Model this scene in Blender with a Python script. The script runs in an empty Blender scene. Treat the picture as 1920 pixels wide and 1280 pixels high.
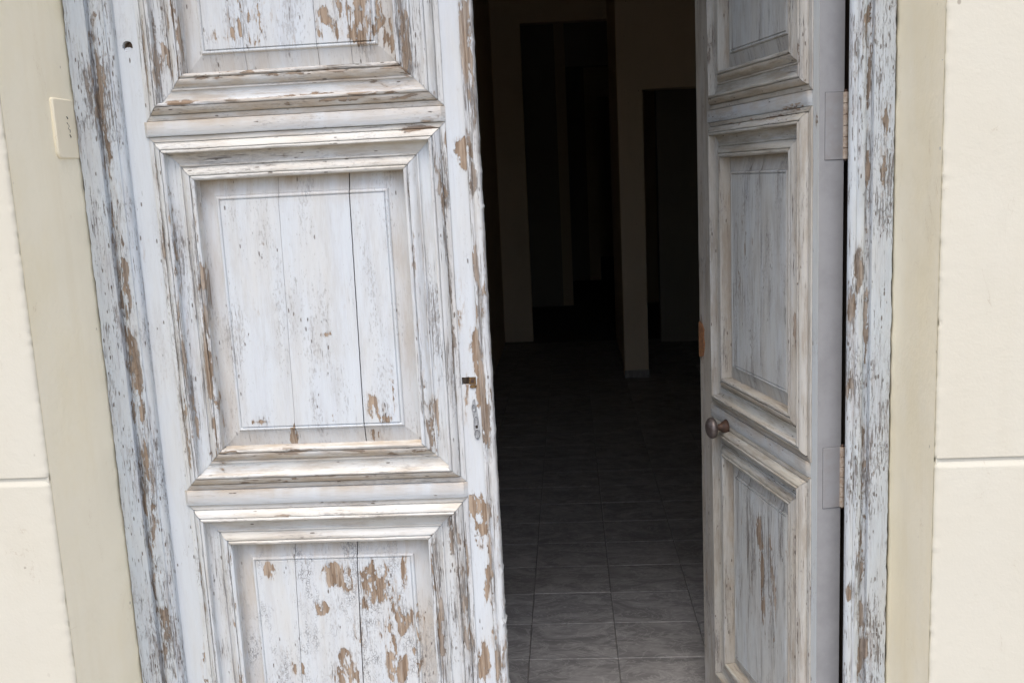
import bpy, bmesh, math, random
from mathutils import Vector, Matrix, noise

random.seed(7)
S = bpy.context.scene
COL = S.collection

# ------------------------------------------------------------------ camera
pit, yaw, rol = 0.167983, 0.0623047, -0.0478031
cy, sy, cp, sp = math.cos(yaw), math.sin(yaw), math.cos(pit), math.sin(pit)
fw = Vector((-sy * cp, cy * cp, -sp)); rt = Vector((cy, sy, 0)); up = rt.cross(fw)
cr, sr = math.cos(rol), math.sin(rol)
r2 = cr * rt + sr * up; u2 = -sr * rt + cr * up
cd = bpy.data.cameras.new('camera'); cam = bpy.data.objects.new('camera', cd); COL.objects.link(cam)
cd.sensor_width = 36.0; cd.lens = 1824.1 / 1920 * 36.0; cd.clip_start = 0.05; cd.clip_end = 500
m = Matrix.Identity(4)
for i in range(3):
    m[i][0], m[i][1], m[i][2] = r2[i], u2[i], -fw[i]
m.translation = Vector((0.1583, -1.9515, 1.5))
cam.matrix_world = m
S.camera = cam

# ------------------------------------------------------------------ light: bright overcast, soft light from high up in front of the house
SUN_EL, SUN_AZ = math.radians(70), math.radians(192)
w = bpy.data.worlds.new("World"); S.world = w; w.use_nodes = True
nt = w.node_tree; bg = nt.nodes['Background']
sky = nt.nodes.new('ShaderNodeTexSky'); sky.sky_type = 'NISHITA'; sky.sun_disc = False
sky.sun_elevation = SUN_EL; sky.sun_rotation = SUN_AZ
sky.air_density = 0.9; sky.dust_density = 4.0; sky.ozone_density = 0.0
nt.links.new(sky.outputs[0], bg.inputs[0]); bg.inputs[1].default_value = 0.15
sl = bpy.data.lights.new('sun', 'SUN'); so = bpy.data.objects.new('sun', sl); COL.objects.link(so)
sl.energy = 0.75; sl.angle = math.radians(40); sl.color = (1.0, 0.96, 0.88)
sd = Vector((math.sin(SUN_AZ) * math.cos(SUN_EL), math.cos(SUN_AZ) * math.cos(SUN_EL), math.sin(SUN_EL)))
so.rotation_euler = sd.to_track_quat('Z', 'Y').to_euler()
vs = S.view_settings
vs.view_transform = 'Standard'; vs.look = 'None'; vs.gamma = 1.0; vs.use_curve_mapping = False
vs.exposure = 1.10

# ------------------------------------------------------------------ node helpers
class NB:
    def __init__(s, name):
        s.m = bpy.data.materials.new(name); s.m.use_nodes = True
        s.t = s.m.node_tree; s.b = s.t.nodes['Principled BSDF']
    def n(s, typ, **kw):
        o = s.t.nodes.new(typ)
        for k, v in kw.items(): setattr(o, k, v)
        return o
    def put(s, sock, v):
        if isinstance(v, bpy.types.NodeSocket): s.t.links.new(v, sock)
        elif isinstance(v, tuple) and len(v) == 3 and sock.type == 'RGBA': sock.default_value = (*v, 1)
        else: sock.default_value = v
    def math(s, op, a, b=0.5, c=0.0, clamp=False):
        o = s.n('ShaderNodeMath', operation=op, use_clamp=clamp)
        s.put(o.inputs[0], a); s.put(o.inputs[1], b); s.put(o.inputs[2], c); return o.outputs[0]
    def step(s, x, a, b):
        o = s.n('ShaderNodeMapRange', interpolation_type='SMOOTHSTEP')
        s.put(o.inputs[0], x); s.put(o.inputs[1], a); s.put(o.inputs[2], b); return o.outputs[0]
    def mix(s, f, a, b):
        o = s.n('ShaderNodeMix', data_type='RGBA')
        s.put(o.inputs[0], f); s.put(o.inputs[6], a); s.put(o.inputs[7], b); return o.outputs[2]
    def scale(s, v, xyz):
        o = s.n('ShaderNodeVectorMath', operation='MULTIPLY'); s.put(o.inputs[0], v); o.inputs[1].default_value = xyz
        return o.outputs[0]
    def coords(s, uv=True):
        if uv: base = s.n('ShaderNodeUVMap', uv_map='UVMap').outputs[0]
        else: base = s.n('ShaderNodeTexCoord').outputs['Object']
        info = s.n('ShaderNodeObjectInfo')
        r = s.math('MULTIPLY', info.outputs['Random'], 37.0)
        c = s.n('ShaderNodeCombineXYZ'); s.put(c.inputs[0], r); s.put(c.inputs[1], r); s.put(c.inputs[2], r)
        a = s.n('ShaderNodeVectorMath', operation='ADD'); s.put(a.inputs[0], base); s.put(a.inputs[1], c.outputs[0])
        s.rand = info.outputs['Random']; s.base = base
        return a.outputs[0]
    def noise(s, v, sc, det=3.0, rough=0.55, dist=0.0):
        o = s.n('ShaderNodeTexNoise'); o.inputs['Scale'].default_value = 1.0
        s.put(o.inputs['Vector'], s.scale(v, sc)); o.inputs['Detail'].default_value = det
        o.inputs['Roughness'].default_value = rough; o.inputs['Distortion'].default_value = dist
        return o.outputs['Fac']
    def voro(s, v, sc, feature='F1'):
        o = s.n('ShaderNodeTexVoronoi', feature=feature); o.inputs['Scale'].default_value = 1.0
        s.put(o.inputs['Vector'], s.scale(v, sc)); return o
    def bump(s, h, dist, strength=1.0):
        o = s.n('ShaderNodeBump'); o.inputs['Strength'].default_value = strength; o.inputs['Distance'].default_value = dist
        s.put(o.inputs['Height'], h); s.put(s.b.inputs['Normal'], o.outputs[0])

def peeling(name, white=(.61, .655, .685), cream=(.61, .56, .455), tone=0.25, chip=0.74, streak=0.70,
            pits=0.06, crackle=0.0, grime=0.3, gcol=(.30, .255, .20), greywood=0.5, ridge=1.0, wgain=0.56, wash=.15, cs=1.0, ss=(430, 13), woodmul=1.0, speck=.36, ckv=(230, 150)):
    """weathered oil paint over softwood; u runs across the grain, v along it"""
    k = NB(name); v = k.coords()
    wear = k.n('ShaderNodeAttribute', attribute_name='wear').outputs['Fac']
    nA = k.noise(v, (60 * cs, 13 * cs ** .5, 1), 7, .66, .4)
    nM = k.noise(v, (34 * cs, 15 * cs, 1), 4, .6, .5)
    chip = .5 + (chip - .5) * 1.6
    nBig = k.noise(v, (9, 2.5, 1), 3, .5)
    nJ = k.noise(v, (150, 46, 1), 3, .6)
    val = k.math('MULTIPLY_ADD', k.math('SUBTRACT', nA, .5), 1.55, .5)
    val = k.math('MULTIPLY_ADD', k.math('SUBTRACT', nJ, .5), .22, val)
    val = k.math('MULTIPLY_ADD', wear, wgain, val)
    val = k.math('MULTIPLY_ADD', k.math('MULTIPLY', k.math('SUBTRACT', nM, .53), 2.3), k.math('MINIMUM', wear, .8), val)
    val = k.math('MULTIPLY_ADD', k.math('SUBTRACT', nBig, .5), .16, val)
    bare = k.step(val, chip, chip + .02)
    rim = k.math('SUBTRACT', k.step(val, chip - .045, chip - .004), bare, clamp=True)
    # long drying cracks and torn fibres along the grain
    nB = k.noise(v, (*ss, 1), 4, .62, .25)
    nC = k.noise(v, (26, 5, 1), 3, .5)
    nB2 = k.math('MULTIPLY_ADD', k.math('SUBTRACT', nC, .5), .42, nB)
    nB2 = k.math('MULTIPLY_ADD', wear, .10, nB2)
    crack = k.step(nB2, streak, streak + .05)
    # short pits
    vo = k.voro(v, (210, 62, 1))
    sep = k.n('ShaderNodeSeparateColor'); k.put(sep.inputs[0], vo.outputs['Color'])
    pit_on = k.step(k.math('MULTIPLY_ADD', k.math('SUBTRACT', nC, .5), .5, sep.outputs[0]), 1 - pits, 1 - pits + .02)
    pit_m = k.math('MULTIPLY', pit_on, k.step(k.math('MULTIPLY_ADD', nB, .35, vo.outputs['Distance']), .52, .42))
    # alligatored paint
    ck = None
    if crackle:
        vv = k.n('ShaderNodeVectorMath', operation='ADD')
        wob = k.n('ShaderNodeTexNoise'); wob.inputs['Scale'].default_value = 1; k.put(wob.inputs['Vector'], k.scale(v, (160, 110, 1)))
        k.put(vv.inputs[0], v); k.put(vv.inputs[1], k.scale(wob.outputs['Color'], (.006, .008, 0)))
        ve = k.voro(vv.outputs[0], (*ckv, 1), 'DISTANCE_TO_EDGE')
        reg = k.math('MULTIPLY', k.step(k.noise(v, (16, 6, 1), 4, .6), .66 - crackle * .22, .80 - crackle * .2), k.step(nJ, .40, .56))
        ck = k.math('MULTIPLY', k.step(ve.outputs['Distance'], .11, .03), reg)
    # colours
    grain = k.noise(v, (520, 9, 1), 3, .6)
    nD = k.noise(v, (16, 3.2, 1), 4, .6)
    nF0 = k.noise(v, (120, 6, 1), 5, .7)
    fresh = k.mix(k.step(nF0, .36, .64), (.225, .16, .108), (.43, .34, .255))
    grey = k.mix(k.step(nF0, .36, .64), (.19, .17, .15), (.45, .415, .375))
    nE = k.noise(v, (34, 2.2, 1), 5, .65)
    nF = k.noise(v, (150, 7, 1), 4, .65)
    gw = k.math('ADD', k.math('SUBTRACT', greywood, k.math('MULTIPLY', wear, .55)), k.math('MULTIPLY', k.math('SUBTRACT', nD, .5), 1.6), clamp=True)
    gw = k.math('MULTIPLY_ADD', k.math('SUBTRACT', nF, .5), 2.2, gw, clamp=True)
    wood = k.mix(gw, fresh, grey)
    if woodmul != 1.0: wood = k.mix(1 - woodmul, wood, (.09, .06, .04))
    tf = k.math('MULTIPLY_ADD', k.math('SUBTRACT', nD, .5), 1.1, tone, clamp=True)
    paint = k.mix(tf, white, cream)
    paint = k.mix(k.math('MULTIPLY', k.step(k.math('MULTIPLY_ADD', k.math('SUBTRACT', nC, .5), .4, nF), .50, .70), wash), paint, (.36, .36, .375))
    paint = k.mix(k.math('MULTIPLY', k.step(nE, .45, .75), .28), paint, (.52, .555, .62))
    nG = k.noise(v, (38, 7, 1), 6, .7)
    stain_shade = k.n('ShaderNodeAttribute', attribute_name='stain_shade').outputs['Fac']
    sf = k.math('MULTIPLY', stain_shade, k.math('MULTIPLY_ADD', nG, 1.6, -.1), clamp=True)
    paint = k.mix(sf, paint, (.47, .385, .285))  # tan of real stains, plus painted shade on the top mouldings
    gf = k.math('MULTIPLY', k.step(k.math('MULTIPLY_ADD', k.math('SUBTRACT', nB, .5), .4, nG), .40, .68), grime, clamp=True)
    paint = k.mix(gf, paint, gcol)
    nS = k.noise(v, (330, 95, 1), 3, .6)
    spk = k.step(k.math('MULTIPLY_ADD', k.math('SUBTRACT', nC, .5), .75, k.math('MULTIPLY_ADD', wear, .12, nS)), .635, .70)
    paint = k.mix(k.math('MULTIPLY', spk, speck), paint, (.30, .28, .262))
    col = k.mix(k.math('MULTIPLY', crack, .82), paint, (.16, .14, .125))
    col = k.mix(k.math('MULTIPLY', pit_m, .85), col, (.13, .105, .085))
    if ck is not None: col = k.mix(k.math('MULTIPLY', ck, .85), col, (.24, .24, .245))
    thin = k.math('MULTIPLY', k.step(val, chip - .24, chip - .01), k.step(k.math('MULTIPLY_ADD', k.math('SUBTRACT', nJ, .5), .5, nF), .46, .60))
    col = k.mix(k.math('MULTIPLY', thin, .5), col, k.mix(gw, (.44, .345, .25), (.36, .335, .31)))
    col = k.mix(k.math('MULTIPLY', rim, .30), col, (.25, .205, .165))  # shade and grime at chip edges painted in as a dark rim
    col = k.mix(bare, col, wood)
    k.put(k.b.inputs['Base Color'], col)
    k.put(k.b.inputs['Roughness'], k.mix(bare, (.62, .62, .62), (.9, .9, .9)))
    k.b.inputs['Specular IOR Level'].default_value = .3
    h = k.math('MULTIPLY', k.math('SUBTRACT', 1.0, bare), .9)
    h = k.math('MULTIPLY_ADD', crack, -.55, h)
    h = k.math('MULTIPLY_ADD', pit_m, -.6, h)
    h = k.math('MULTIPLY_ADD', spk, -.4 * speck, h)
    if ck is not None: h = k.math('MULTIPLY_ADD', ck, -.5, h)
    h = k.math('MULTIPLY_ADD', k.noise(v, (150, 30, 1), 3, .6), .35 * ridge, h)
    h = k.math('MULTIPLY_ADD', grain, .25 * ridge, h)
    k.bump(h, .0019, .85)
    return k.m

def plaster(name, col, col2, bump=.0012, grain=160.0, blot=.5, rough=.85):
    k = NB(name); v = k.coords(False)
    n1 = k.noise(v, (3.5, 3.5, 2.0), 5, .6); n2 = k.noise(v, (grain,) * 3, 4, .6); n3 = k.noise(v, (45, 45, 45), 3, .55)
    n4 = k.noise(v, (14, 14, 5), 4, .6)
    c = k.mix(k.math('MULTIPLY', k.step(n1, .38, .66), blot), col, col2)
    c = k.mix(k.math('MULTIPLY', k.step(n4, .55, .8), .18), c, tuple(x * .82 for x in col2))
    n5 = k.noise(v, (11, 11, .9), 5, .65)
    c = k.mix(k.math('MULTIPLY', k.step(n5, .50, .74), .22 * blot), c, tuple(x * y for x, y in zip(col2, (.84, .80, .72))))
    hn = k.noise(v, (5, 5, 3.2), 6, .62, 1.4)
    hair = k.math('MULTIPLY', k.step(k.math('ABSOLUTE', k.math('SUBTRACT', hn, .5)), .0035, .0008), k.step(n4, .56, .66))
    c = k.mix(k.math('MULTIPLY', hair, .4), c, tuple(x * y for x, y in zip(col2, (.62, .52, .44))))
    sp_ = k.voro(v, (55, 55, 40)); s2 = k.n('ShaderNodeSeparateColor'); k.put(s2.inputs[0], sp_.outputs['Color'])
    spot = k.math('MULTIPLY', k.step(s2.outputs[0], .985, .99), k.step(sp_.outputs['Distance'], .22, .12))
    c = k.mix(k.math('MULTIPLY', spot, .55), c, (.22, .18, .13))
    k.put(k.b.inputs['Base Color'], c); k.b.inputs['Roughness'].default_value = rough
    k.b.inputs['Specular IOR Level'].default_value = .2
    k.bump(k.math('MULTIPLY_ADD', n3, 1.0, k.math('MULTIPLY', n2, .6)), bump, .7)
    return k.m

def plain(name, col, rough=.7, metal=0.0, var=.25, sc=40.0, col2=None, bump=.0004):
    k = NB(name); v = k.coords(False)
    n1 = k.noise(v, (sc, sc, sc), 5, .65)
    k.put(k.b.inputs['Base Color'], k.mix(k.step(n1, .35, .68), col, col2 or tuple(c * (1 - var) for c in col)))
    k.b.inputs['Roughness'].default_value = rough; k.b.inputs['Metallic'].default_value = metal
    k.bump(n1, bump, .7)
    return k.m

M = {}
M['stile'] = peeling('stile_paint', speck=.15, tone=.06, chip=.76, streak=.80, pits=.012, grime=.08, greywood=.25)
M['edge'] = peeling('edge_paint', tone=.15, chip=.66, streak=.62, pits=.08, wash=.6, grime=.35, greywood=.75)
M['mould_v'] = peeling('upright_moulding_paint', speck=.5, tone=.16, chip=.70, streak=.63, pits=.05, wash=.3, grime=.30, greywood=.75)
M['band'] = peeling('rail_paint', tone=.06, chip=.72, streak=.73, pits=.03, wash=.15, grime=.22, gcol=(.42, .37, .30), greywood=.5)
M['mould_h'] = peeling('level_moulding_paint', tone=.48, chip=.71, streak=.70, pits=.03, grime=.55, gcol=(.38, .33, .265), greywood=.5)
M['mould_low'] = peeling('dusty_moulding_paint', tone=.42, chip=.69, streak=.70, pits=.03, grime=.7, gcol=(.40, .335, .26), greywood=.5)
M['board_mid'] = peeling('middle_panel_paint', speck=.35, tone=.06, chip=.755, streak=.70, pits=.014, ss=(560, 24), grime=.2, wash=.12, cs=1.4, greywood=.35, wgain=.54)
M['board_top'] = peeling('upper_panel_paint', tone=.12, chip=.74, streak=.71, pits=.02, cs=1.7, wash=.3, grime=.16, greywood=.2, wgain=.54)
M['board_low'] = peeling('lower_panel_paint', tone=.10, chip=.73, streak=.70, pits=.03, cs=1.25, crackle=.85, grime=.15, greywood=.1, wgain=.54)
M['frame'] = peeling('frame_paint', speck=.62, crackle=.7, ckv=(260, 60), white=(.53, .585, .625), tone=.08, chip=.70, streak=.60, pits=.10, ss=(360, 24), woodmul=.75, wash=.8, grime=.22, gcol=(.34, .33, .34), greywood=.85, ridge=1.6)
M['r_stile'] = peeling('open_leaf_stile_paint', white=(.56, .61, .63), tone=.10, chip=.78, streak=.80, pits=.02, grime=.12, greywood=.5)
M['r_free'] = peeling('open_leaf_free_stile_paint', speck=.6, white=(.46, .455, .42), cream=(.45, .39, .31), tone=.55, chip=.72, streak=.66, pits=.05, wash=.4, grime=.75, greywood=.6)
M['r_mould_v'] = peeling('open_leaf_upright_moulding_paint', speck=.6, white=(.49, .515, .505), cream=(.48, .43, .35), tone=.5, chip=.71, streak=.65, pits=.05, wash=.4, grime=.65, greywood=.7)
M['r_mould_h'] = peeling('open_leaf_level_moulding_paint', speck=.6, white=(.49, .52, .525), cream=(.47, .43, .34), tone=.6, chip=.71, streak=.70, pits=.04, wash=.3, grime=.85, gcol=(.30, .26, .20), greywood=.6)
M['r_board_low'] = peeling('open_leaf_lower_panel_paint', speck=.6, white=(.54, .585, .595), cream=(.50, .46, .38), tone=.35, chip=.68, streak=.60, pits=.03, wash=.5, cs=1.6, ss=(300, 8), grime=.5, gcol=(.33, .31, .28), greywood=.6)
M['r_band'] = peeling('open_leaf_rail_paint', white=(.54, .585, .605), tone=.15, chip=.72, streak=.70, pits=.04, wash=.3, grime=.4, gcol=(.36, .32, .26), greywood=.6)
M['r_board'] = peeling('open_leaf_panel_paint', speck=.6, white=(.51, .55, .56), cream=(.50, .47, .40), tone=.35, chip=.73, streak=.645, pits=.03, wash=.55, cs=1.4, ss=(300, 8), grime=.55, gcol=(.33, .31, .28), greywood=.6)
M['grey'] = plain('grey_edge_paint', (.345, .352, .365), .6, var=.12, sc=20, bump=.0003)
M['seam'] = plain('dark_seam', (.12, .115, .115), .9)
M['flap'] = plain('stained_hinge_flap_paint', (.325, .333, .348), .6, sc=35, col2=(.305, .30, .30))
M['back'] = plain('aged_inner_wood', (.10, .075, .055), .9)
M['wood'] = plain('raw_wood', (.16, .085, .04), .9, sc=120, col2=(.07, .04, .02))
M['dark'] = plain('dark_void_wood', (.03, .022, .016), .95)
M['rust'] = plain('rusty_iron', (.10, .055, .035), .55, .35, sc=90, col2=(.05, .035, .03))
M['orange'] = plain('orange_rust', (.34, .155, .06), .85, sc=110, col2=(.20, .095, .05))
M['knob'] = plain('worn_knob_metal', (.19, .165, .155), .46, .6, sc=70, col2=(.095, .07, .062))
M['brass'] = plain('tarnished_brass', (.25, .155, .065), .55, .5, sc=200, col2=(.08, .045, .022))
M['steel'] = plain('painted_steel', (.42, .44, .45), .45, .25, sc=160, col2=(.24, .25, .26))
M['knuckle'] = plain('stained_hinge_paint', (.52, .45, .37), .6, .1, sc=120, col2=(.36, .27, .20))
M['stucco'] = plaster('cream_stucco', (.64, .62, .53), (.625, .595, .49), .0007, 190)
M['reveal'] = plaster('reveal_plaster', (.92, .86, .685), (.895, .815, .60), .0010, 90, 1.0)
M['plate'] = plaster('cream_plate', (.89, .82, .64), (.87, .79, .60), .0002, 60, .5, .5)
M['ink'] = plain('faded_ink', (.12, .10, .08), .8)
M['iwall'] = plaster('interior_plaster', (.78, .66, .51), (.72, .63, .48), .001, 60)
M['iwall_shade'] = plaster('shaded_plaster', (.40, .37, .31), (.36, .34, .29), .001, 60)  # hall plaster with the lack of light put into its colour
M['pave'] = plaster('street_concrete', (.235, .21, .175), (.19, .17, .145), .003, 60)
M['sill'] = plaster('sill_stone', (.36, .34, .31), (.30, .28, .26), .001, 90)

def tile_mat():
    k = NB('grey_marble_tile'); v = k.coords(False)
    big = k.noise(v, (5, 9, 1), 5, .65, 1.8); vein = k.noise(v, (7, 13, 1), 6, .6, 2.2)
    vm = k.step(k.math('ABSOLUTE', k.math('SUBTRACT', vein, .5)), .035, .0)
    c = k.mix(k.step(big, .35, .68), (.215, .21, .205), (.385, .375, .365))
    c = k.mix(k.math('MULTIPLY', vm, .35), c, (.64, .63, .61))
    k.put(k.b.inputs['Base Color'], c); k.b.inputs['Roughness'].default_value = .5
    k.bump(big, .0006, .5)
    return k.m
M['tile'] = tile_mat()
M['grout'] = plain('pale_grout', (.25, .242, .235), .9)

# ------------------------------------------------------------------ mesh helpers
def tag(o, label=None, cat=None, group=None, kind=None):
    if label: o['label'] = label
    if cat: o['category'] = cat
    if group: o['group'] = group
    if kind: o['kind'] = kind
    elif cat: o['kind'] = 'thing'
    return o

def link(name, me, mat, parent=None, loc=None, rotz=None):
    o = bpy.data.objects.new(name, me); COL.objects.link(o)
    if mat and not me.materials: me.materials.append(mat)
    if parent: o.parent = parent
    if loc: o.location = loc
    if rotz is not None: o.rotation_euler = (0, 0, rotz)
    return o

def mesh(name, verts, faces, uvs=None, wear=None, smooth=None, stain_shade=None):
    me = bpy.data.meshes.new(name); me.from_pydata(verts, [], faces)
    if uvs:
        l = me.uv_layers.new(name='UVMap')
        for lp in me.loops: l.data[lp.index].uv = uvs[lp.vertex_index]
    if wear:
        a = me.attributes.new('wear', 'FLOAT', 'POINT')
        for i, x in enumerate(wear): a.data[i].value = x
    if stain_shade:
        a = me.attributes.new('stain_shade', 'FLOAT', 'POINT')
        for i, x in enumerate(stain_shade): a.data[i].value = x
    if smooth:
        me.polygons.foreach_set('use_smooth', [True] * len(me.polygons)); me.set_sharp_from_angle(angle=math.radians(smooth))
    me.update(); return me

def empty(name, loc=(0, 0, 0), rotz=0):
    o = bpy.data.objects.new(name, None); COL.objects.link(o); o.location = loc; o.rotation_euler = (0, 0, rotz)
    o.empty_display_size = .1; return o

def box_bm(bm, x0, x1, y0, y1, z0, z1):
    vs_ = [bm.verts.new((x, y, z)) for x in (x0, x1) for y in (y0, y1) for z in (z0, z1)]
    for f in ((0, 1, 3, 2), (4, 6, 7, 5), (0, 4, 5, 1), (2, 3, 7, 6), (0, 2, 6, 4), (1, 5, 7, 3)):
        bm.faces.new([vs_[i] for i in f])

def box(name, dims, mat, parent=None, bevel=0.0, seg=1):
    bm = bmesh.new(); box_bm(bm, *dims)
    if bevel: bmesh.ops.bevel(bm, geom=bm.edges[:], offset=bevel, segments=seg, affect='EDGES')
    bmesh.ops.recalc_face_normals(bm, faces=bm.faces)
    me = bpy.data.meshes.new(name); bm.to_mesh(me); bm.free()
    l = me.uv_layers.new(name='UVMap')
    for lp in me.loops:
        c = me.vertices[lp.vertex_index].co; l.data[lp.index].uv = (c.x + c.y, c.z)
    return link(name, me, mat, parent)

def lathe(name, prof, mat, parent, M4, n=28):
    """prof: (axial, radius) points; axis is local z of the matrix M4"""
    vs_, fs = [], []
    for a, r in prof:
        for i in range(n):
            t = 2 * math.pi * i / n; vs_.append(M4 @ Vector((r * math.cos(t), r * math.sin(t), a)))
    for j in range(len(prof) - 1):
        for i in range(n):
            k = (i + 1) % n; fs.append((j * n + i, j * n + k, (j + 1) * n + k, (j + 1) * n + i))
    fs.append(tuple(range(n - 1, -1, -1))); fs.append(tuple((len(prof) - 1) * n + i for i in range(n)))
    me = mesh(name, [tuple(x) for x in vs_], fs, smooth=40)
    return link(name, me, mat, parent)

def nz(x, y, z=0.0): return noise.noise(Vector((x, y, z)))

def blob_fn(blobs):
    def f(u, z):
        s = 0.0
        for bu, bz, ru, rz, st in blobs:
            q = ((u - bu) / (ru * 1.45)) ** 2 + ((z - bz) / (rz * 1.45)) ** 2
            if q < 1: s = max(s, st * min(1.0, (1 - q) * 1.35))
        return s
    return f

# ------------------------------------------------------------------ door leaf builder
# leaf space: x = u from the hinge edge, y = -n (n outwards), z up; outer face of the stiles at y = 0
PROF = [(0, .0005), (.0012, .0032), (.0085, .0046), (.0104, .0046), (.0108, .0012), (.0122, .0012), (.0127, .0078), (.0160, .0118), (.0200, .0152), (.0240, .0173),
        (.0258, .0176), (.0262, .0146), (.0275, .0146), (.0280, .0186), (.0302, .0200), (.0325, .0197), (.0338, .0182), (.0341, .0036),
        (.0360, .0020), (.0430, .0008), (.0520, .0007), (.0572, .0012), (.0577, .0046), (.0606, .0050), (.0612, .0018),
        (.0635, .0034), (.0670, .0076), (.0720, .0110), (.0765, .0124), (.0786, .0120), (.0791, .0090), (.0804, .0090), (.0809, .0124),
        (.0830, .0138), (.0862, .0134), (.0882, .0116), (.0886, -.0040), (.0900, -.0168), (.0906, -.0178)]
PW = .0906
DUST_SHADE = {'bottom': [(.0, .0115, .55), (.0122, .0262, .75), (.0606, .0791, .8), (.0885, .0910, .8)], 'top': [(.0341, .0520, .40), (.0, .0112, .3)],  # grime strips; top fascia has the shade under its bead painted in
        'left': [(.0885, .0910, .5), (.0606, .067, .25)], 'right': [(.0885, .0910, .5), (.0606, .067, .25)]}
PANEL_N = -.0150

def moulding(leaf, outer, side, mats, wearf, seed):
    """one mitred strip of a bolection frame; outer = (u0,z0,u1,z1), side in top/bottom/left/right"""
    u0, z0, u1, z1 = outer
    horiz = side in ('top', 'bottom')
    L = (u1 - u0) if horiz else (z1 - z0)
    n = max(8, int(L / .011))
    kx = (u1 - u0 - 2 * 0) ; arc = [0.0]
    for i in range(1, len(PROF)):
        arc.append(arc[-1] + math.hypot(PROF[i][0] - PROF[i - 1][0], PROF[i][1] - PROF[i - 1][1]))
    vs_, uv, wr, fs, du = [], [], [], [], []
    for j in range(n + 1):
        t = j / n
        for i, (d, h) in enumerate(PROF):
            du.append(max([k_ * max(0, .75 + 1.0 * nz(t * L * 16, d * 90, seed) + .6 * nz(t * L * 60, d * 200, seed)) for a_, b_, k_ in DUST_SHADE[side] if a_ <= d <= b_] + [0.0]))
            s = d + .0006 + t * (L - 2 * d - .0012)
            if side == 'top': u, z = u0 + s, z1 - d
            elif side == 'bottom': u, z = u0 + s, z0 + d
            elif side == 'left': u, z = u0 + d, z0 + s
            else: u, z = u1 - d, z0 + s
            wv = wearf(u, z)
            jit = nz(s * 9 + seed * 3.1, d * 160, seed) * .0005 + nz(s * 70, d * 300, seed + 9) * .00035
            er = max(0, h) * (wv * .22 * (.5 + nz(s * 55, d * 90, seed)))
            if i == 0: jit = 0
            hh = h + jit - max(0, er)
            off = nz(s * 14, seed, 5) * .0007 + nz(s * 90, seed, 8) * .0003
            if side == 'top': z += off
            elif side == 'bottom': z += off
            else: u += off
            vs_.append((u, -hh, z)); uv.append((arc[i] + seed * .37, s)); wr.append(wv)
    P = len(PROF); flip = side in ('bottom', 'right')
    for j in range(n):
        for i in range(P - 1):
            q = (j * P + i, (j + 1) * P + i, (j + 1) * P + i + 1, j * P + i + 1)
            fs.append(q if not flip else q[::-1])
    mat = mats[2] if horiz and side == 'bottom' else mats[1] if horiz else mats[0]
    me = mesh('moulding', vs_, fs, uv, wr, smooth=38, stain_shade=du)
    return link('moulding', me, mat, leaf)

def panel_h(e):
    pts = [(0, PANEL_N), (.003, PANEL_N + .0006), (.0345, -.0062), (.0362, -.0066), (.0368, -.0062), (.0380, -.0028), (.0398, -.0012), (.0418, -.0012), (.0434, -.0026), (.0440, -.0044), (.0450, -.0044), (.0460, -.0010)]
    if e >= pts[-1][0]: return pts[-1][1]
    for (a, x), (b, y) in zip(pts, pts[1:]):
        if e <= b: return x + (y - x) * max(0, e - a) / (b - a)
BR = [0, .003, .012, .024, .0345, .0362, .0368, .0380, .0398, .0418, .0434, .0440, .0450, .0460]

def lines(a, b, step):
    s = set([round(a + x, 5) for x in BR] + [round(b - x, 5) for x in BR])
    lo, hi = a + .0460, b - .0460; k = max(1, int((hi - lo) / step))
    for i in range(1, k): s.add(round(lo + (hi - lo) * i / k, 5))
    return sorted(s)

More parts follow.
